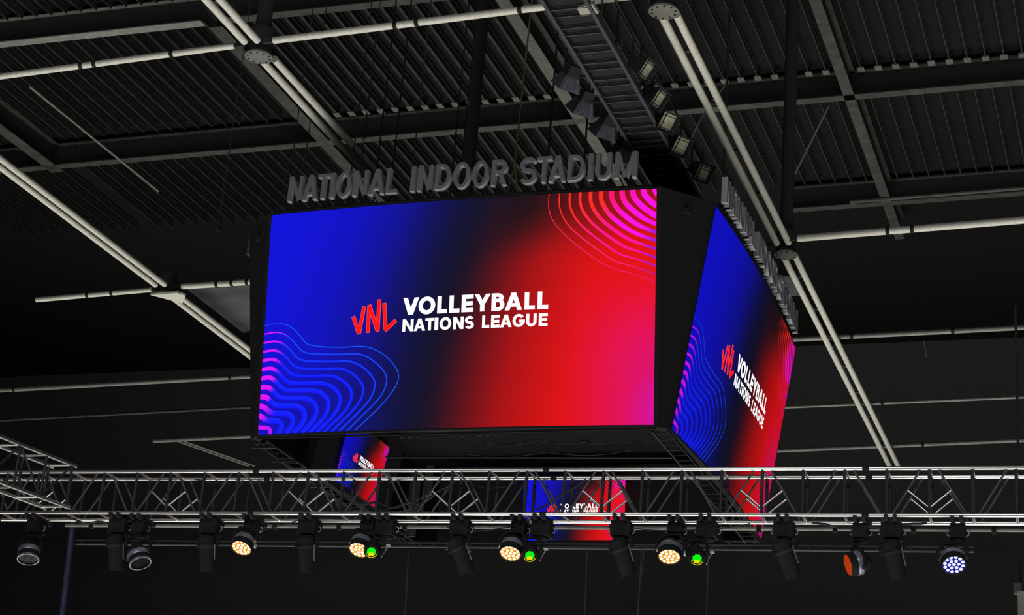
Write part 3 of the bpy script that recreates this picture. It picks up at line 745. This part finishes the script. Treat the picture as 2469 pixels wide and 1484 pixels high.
# ------------------------------------------------------------------ moving lamps
hc = V((.44, -.90, 0))
def clamp_base(t, x, y, zc=5.50, sx=.30, sz=.17):
    mb = MB(); c = P(x, y, zc)
    X = V((1, .0445, 0)).normalized(); Y = V((-.0445, 1, 0)).normalized(); Z = V((0, 0, 1))
    mb.box(c, (sx, .24, sz), (X, Y, Z)); mb.box(c + Z * -.01, (sx * 1.06, .2, sz * .6), (X, Y, Z))
    b = mb.build('base', M['black'], t)
    for dx in (-.05, .05):
        mb = MB(); mb.box(c + X * dx + Z * (sz / 2 + .026), (.04, .48, .06), (X, Y, Z)); mb.build('clamp', M['black2'], b)
    for dx in (-1, 1):
        mb = MB(); mb.tube([c + X * dx * (sx / 2 + .0) + Z * .03, c + X * dx * (sx / 2 + .035) + Z * .02, c + X * dx * (sx / 2 + .035) - Z * .03, c + X * dx * (sx / 2) - Z * .04], .008, 5); mb.build('handle', M['silver'], b)
    return c
def yoke(t, top, piv, axis_side, half, m):
    """two arms from a turntable under the base down to the pivots"""
    X = V(axis_side).normalized()
    mb = MB(); mb.cone(top, top - V((0, 0, .03)), .085, .085, 20); mb.build('turntable', M['black'], t)
    pts = [piv - X * half, piv - X * (half + .005) + V((0, 0, .10)), piv - X * half * .6 + V((0, 0, .17)), piv + X * half * .6 + V((0, 0, .17)), piv + X * (half + .005) + V((0, 0, .10)), piv + X * half]
    mb = MB(); mb.tube(pts, .022, 8); mb.build('yoke', m, t)
def wash(x, y, face, d, label, state):
    face = V(face); d = V(d).normalized(); hcen = face - d * .13
    t = thing('wash_light', P(x, y, 5.59), label, 'stage light', 'round wash lights under the truss')
    c = clamp_base(t, x, y, 5.50, .17, .16)
    sd = V((1, .0445, 0)) - d * d.dot(V((1, .0445, 0)))
    yoke(t, P(x, y, 5.415), hcen, sd, .155, M['black'])
    R = .125
    mb = MB(); mb.lathe(hcen, d, [(-.13, .0), (-.13, .07), (-.09, .10), (0, .128), (.10, .135), (.135, .135), (.135, .126), (.118, .126)], 28); head = mb.build('head', M['black'], t)
    mb = MB(); mb.lathe(hcen, d, [(-.02, .137), (.0, .141), (.03, .141), (.05, .138)], 28); mb.build('head_band', M['silver'], head)
    if state == 'dark':
        mb = MB(); mb.lathe(hcen, d, [(.115, .136), (.115, .142), (.14, .142), (.14, .127)], 28); mb.build('front_rim', M['silver'], head)
    a = (sd).normalized(); b = d.cross(a)
    if state == 'amber': fm, cmn = M['amber'], M['cell']
    elif state == 'cool': fm, cmn = M['cblue'], M['ccell']  # blue light on the lamp body, put into the lens face as glow
    elif state == 'orange': fm, cmn = M['dimor'], M['dimor']
    else: fm, cmn = M['lens'], M['lens']
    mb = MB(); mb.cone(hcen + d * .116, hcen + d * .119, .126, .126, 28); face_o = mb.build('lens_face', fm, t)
    pos = [(0, 0)] + [(.052 * math.cos(i * math.pi / 3), .052 * math.sin(i * math.pi / 3)) for i in range(6)] + [(.101 * math.cos((i + .5) * math.pi / 6), .101 * math.sin((i + .5) * math.pi / 6)) for i in range(12)]
    for px, py in pos: inst('led_cell', unit('cell', cmn), face_o, hcen + d * .119 + a * px + b * py, d, .0212, .0212, .012)
    for sg in (-1, 1):
        mb = MB(); mb.cone(hcen + a * sg * .128, hcen + a * sg * .165, .026, .022, 12); mb.build('pivot', M['bronze'] if state == 'amber' else M['black2'], t)
    if state == 'amber':
        q = hcen + a * .18 + d * .09; mb = MB(); mb.box(q, (.02, .035, .05), (a, b, d)); mb.build('tilt_lock', M['shutter'], t)
    return t
def spot(x, y, piv, d, label, state, L=.34):
    piv = V(piv); d = V(d).normalized()
    t = thing('spot_light', P(x, y, 5.59), label, 'stage light', 'long spot lights under the truss')
    clamp_base(t, x, y, 5.50, .23, .18)
    sd = V((1, .0445, 0)) - d * d.dot(V((1, .0445, 0)))
    yoke(t, P(x, y, 5.41), piv, sd, .135, M['black'])
    back = piv - d * .15
    mb = MB(); mb.lathe(back, d, [(0, 0), (0, .075), (.03, .098), (.16, .105), (.24, .10), (L, .088), (L, .078), (L - .02, .076)], 24); head = mb.build('head', M['black'], t)
    mb = MB(); mb.lathe(back, d, [(.13, .108), (.15, .111), (.17, .108)], 24); mb.build('head_band', M['black2'], head)
    a = sd.normalized(); b = d.cross(a)
    fc = back + d * (L - .022)
    mb = MB(); mb.cone(fc, fc + d * .004, .077, .077, 24); ln = mb.build('lens', M['lens'], t)
    if state == 'green':
        up = (V((0, 0, 1)) - d * d.z).normalized(); rt = up.cross(d)
        for i in range(8):      # faceted prism picture on the lens: green above, yellow below
            an = 2 * math.pi * (i + .5) / 8; p = fc + d * .006 + (rt * math.cos(an) + up * math.sin(an)) * .034
            mb = MB(); mb.cone(p, p + d * .004, .024, .020, 10, False, True); mb.build('prism_facet', M['green'] if math.sin(an) > -.45 else M['yellow'], ln)
        mb = MB(); p = fc + d * .006 + up * .006; mb.cone(p, p + d * .005, .026, .022, 12, False, True); mb.build('prism_facet', M['green'], ln)
        for i, (px, py) in enumerate(((-.014, -.022), (.014, -.022), (0, -.034))):
            p = fc + d * .008 + rt * px + up * py; mb = MB(); mb.cone(p, p + d * .005, .017, .014, 10, False, True); mb.build('prism_facet', M['yellow'], ln)
        mb = MB(); pts = [fc + d * .012 + (rt * math.cos(q) + up * math.sin(q)) * .071 for q in [math.pi * (1.12 + .76 * i / 12) for i in range(13)]]; mb.tube(pts, .0035, 5); mb.build('lens_rim', M['yellow'], ln)
        q = piv + a * .2 + V((0, 0, .01)); mb = MB(); mb.box(q, (.05, .03, .022)); mb.build('tilt_lock', M['shutter'], t)
        mb = MB(); mb.tube([q, piv + a * .165 - V((0, 0, .06)), piv + a * .13 - V((0, 0, .11)) + d * .05], .008, 5); mb.build('arm_edge', M['silver'], t)
    else:
        mb = MB(); pts = [back + d * (.12 + .2 * i / 6) + a * .108 + b * .02 for i in range(7)]; mb.tube(pts, .010, 5); mb.build('side_strip', M['bronze'], head)
    return t
cR2 = V((.93, .36, 0))
def wd(lean, tilt=.50, dn=.87): return hc * tilt + V((0, 0, -dn)) + cR2 * lean
# seen lit from the front
wash(-10.93, 20.62, P(-10.96, 20.42, 5.20), wd(-.22), 'amber wash light, leftmost of the four glowing amber lamps', 'amber')
wash(-9.36, 20.68, P(-9.39, 20.5, 5.19), wd(-.22), 'amber wash light close left of the leftmost green lamp', 'amber')
wash(-7.42, 20.77, P(-7.45, 20.57, 5.16), wd(-.18), 'amber wash light close left of the middle green lamp', 'amber')
wash(-5.50, 20.86, P(-5.52, 20.66, 5.14), wd(-.12), 'amber wash light close left of the right green lamp, largest of the amber lamps', 'amber')
wash(-2.27, 21.0, P(-2.30, 20.85, 5.09), wd(-.10, .55, .70), 'blue-lit wash light with white cells at far right', 'cool')
wash(-3.35, 20.95, P(-3.48, 20.85, 5.09), V((-.80, -.42, -.30)), 'orange-glowing wash light seen edge-on, right of centre right', 'orange')
wash(-12.50, 20.55, P(-12.38, 20.45, 5.02), V((.45, -.15, -.85)), 'unlit wash light second from the left picture edge', 'dark')
wash(-14.02, 20.48, P(-13.98, 20.35, 5.05), V((.2, -.25, -.9)), 'unlit wash light at the left picture edge', 'dark')
# green prisms
GD = hc * .92 + V((0, 0, -.52)) - cR2 * .05
for x, fx, z, lb in ((-9.12, -9.2, 5.16, 'leftmost'), (-7.13, -7.19, 5.13, 'middle'), (-5.12, -5.18, 5.11, 'right')):
    y = ty(x) + .17; fcen = P(fx, y - .22, z); dd = GD.normalized()
    spot(x, y, fcen - dd * .17, GD, 'black spot light with green and yellow lens, %s of the three green lamps' % lb, 'green')
for x, lb, dx in ((-12.78, 'black spot light between the two unlit wash lights at far left', .1), (-11.5, 'black unlit spot light left of the leftmost amber lamp', .08), (-10.15, 'black unlit spot light between the two left amber lamps', .08),
              (-8.16, 'black unlit spot light left of centre pointing down right', .42), (-6.15, 'black unlit spot light between the middle green lamp and the largest amber lamp', .36),
              (-4.22, 'black unlit spot light right of the right green lamp', .36), (-3.0, 'black unlit spot light between the orange and the blue lamps', .25)):
    y = ty(x) + .17
    spot(x, y, P(x + .02, y - .06, 5.24), cR2 * dx + V((0, 0, -.88)) + V((-.25, .7, 0)) * .18, lb, 'dark', .46)
# pale lamp at the right picture edge
t = thing('wall_lamp', P(-1.75, 23, 5.2), 'pale boxy lamp cut off by the lower right picture edge', 'lamp')
mb = MB(); mb.box(P(-1.70, 23, 5.12), (.16, .2, .30)); mb.build('housing', M['panel'], t)
mb = MB(); mb.box(P(-1.78, 23, 5.32), (.10, .12, .12)); mb.build('bracket', M['greyp'], t)
bar('arm', P(-1.75, 23, 5.3), P(-1.75, 23, 9.0), .03, .03, M['black'], t, (0, 1, 0))

# ------------------------------------------------------------------ cables along the truss
def loop(x0, x1, z0, z1, sag, label, yoff=.05, r=.009, m=None, wob=.0):
    pts = []
    for i in range(17):
        f = i / 16; x = x0 + (x1 - x0) * f
        pts.append(P(x, ty(x) + yoff + .02 * math.sin(f * 9), z0 + (z1 - z0) * f - sag * 4 * f * (1 - f) + wob * math.sin(f * 17)))
    wire('power_cable', pts, r, m or M['cable'], label)
loop(-9.6, -8.6, 5.95, 5.98, .22, 'drooping black cable in front of the left inner screen', .3, .012)
loop(-9.9, -8.75, 6.02, 5.9, .12, 'upper black cable bunch in front of the left inner screen', .32, .016, None, .03)
loop(-9.2, -8.3, 5.75, 6.12, .05, 'slanting cable inside the truss right of the left inner screen', .2, .008)
loop(-8.3, -7.2, 5.5, 5.62, .10, 'cable looping below the truss left of the middle amber lamp', .05, .008, M['black2'])
loop(-7.2, -6.6, 5.72, 6.1, .03, 'black cable running up in front of the inner far screen', .05, .01)
loop(-10.9, -10.2, 5.45, 5.62, .05, 'cable looping below the truss right of the leftmost amber lamp', .05, .008, M['black2'])
loop(-8.2, -7.55, 6.16, 6.14, .10, 'cable loop under the top chord left of centre', .28, .008, M['black2'])
loop(-11.9, -10.9, 6.18, 6.16, .05, 'slack cable along the top chord at left', .3, .009, M['black2'], .01)
loop(-6.0, -4.6, 5.50, 5.56, .06, 'cable looping below the truss right of the largest amber lamp', .05, .008, M['black2'])
loop(-13.6, -12.4, 5.62, 5.60, .07, 'bunched cable under the truss at far left', .1, .014, M['black2'], .015)
loop(-3.9, -2.6, 5.58, 5.60, .06, 'bunched cable under the truss at far right', .1, .014, M['black2'], .015)
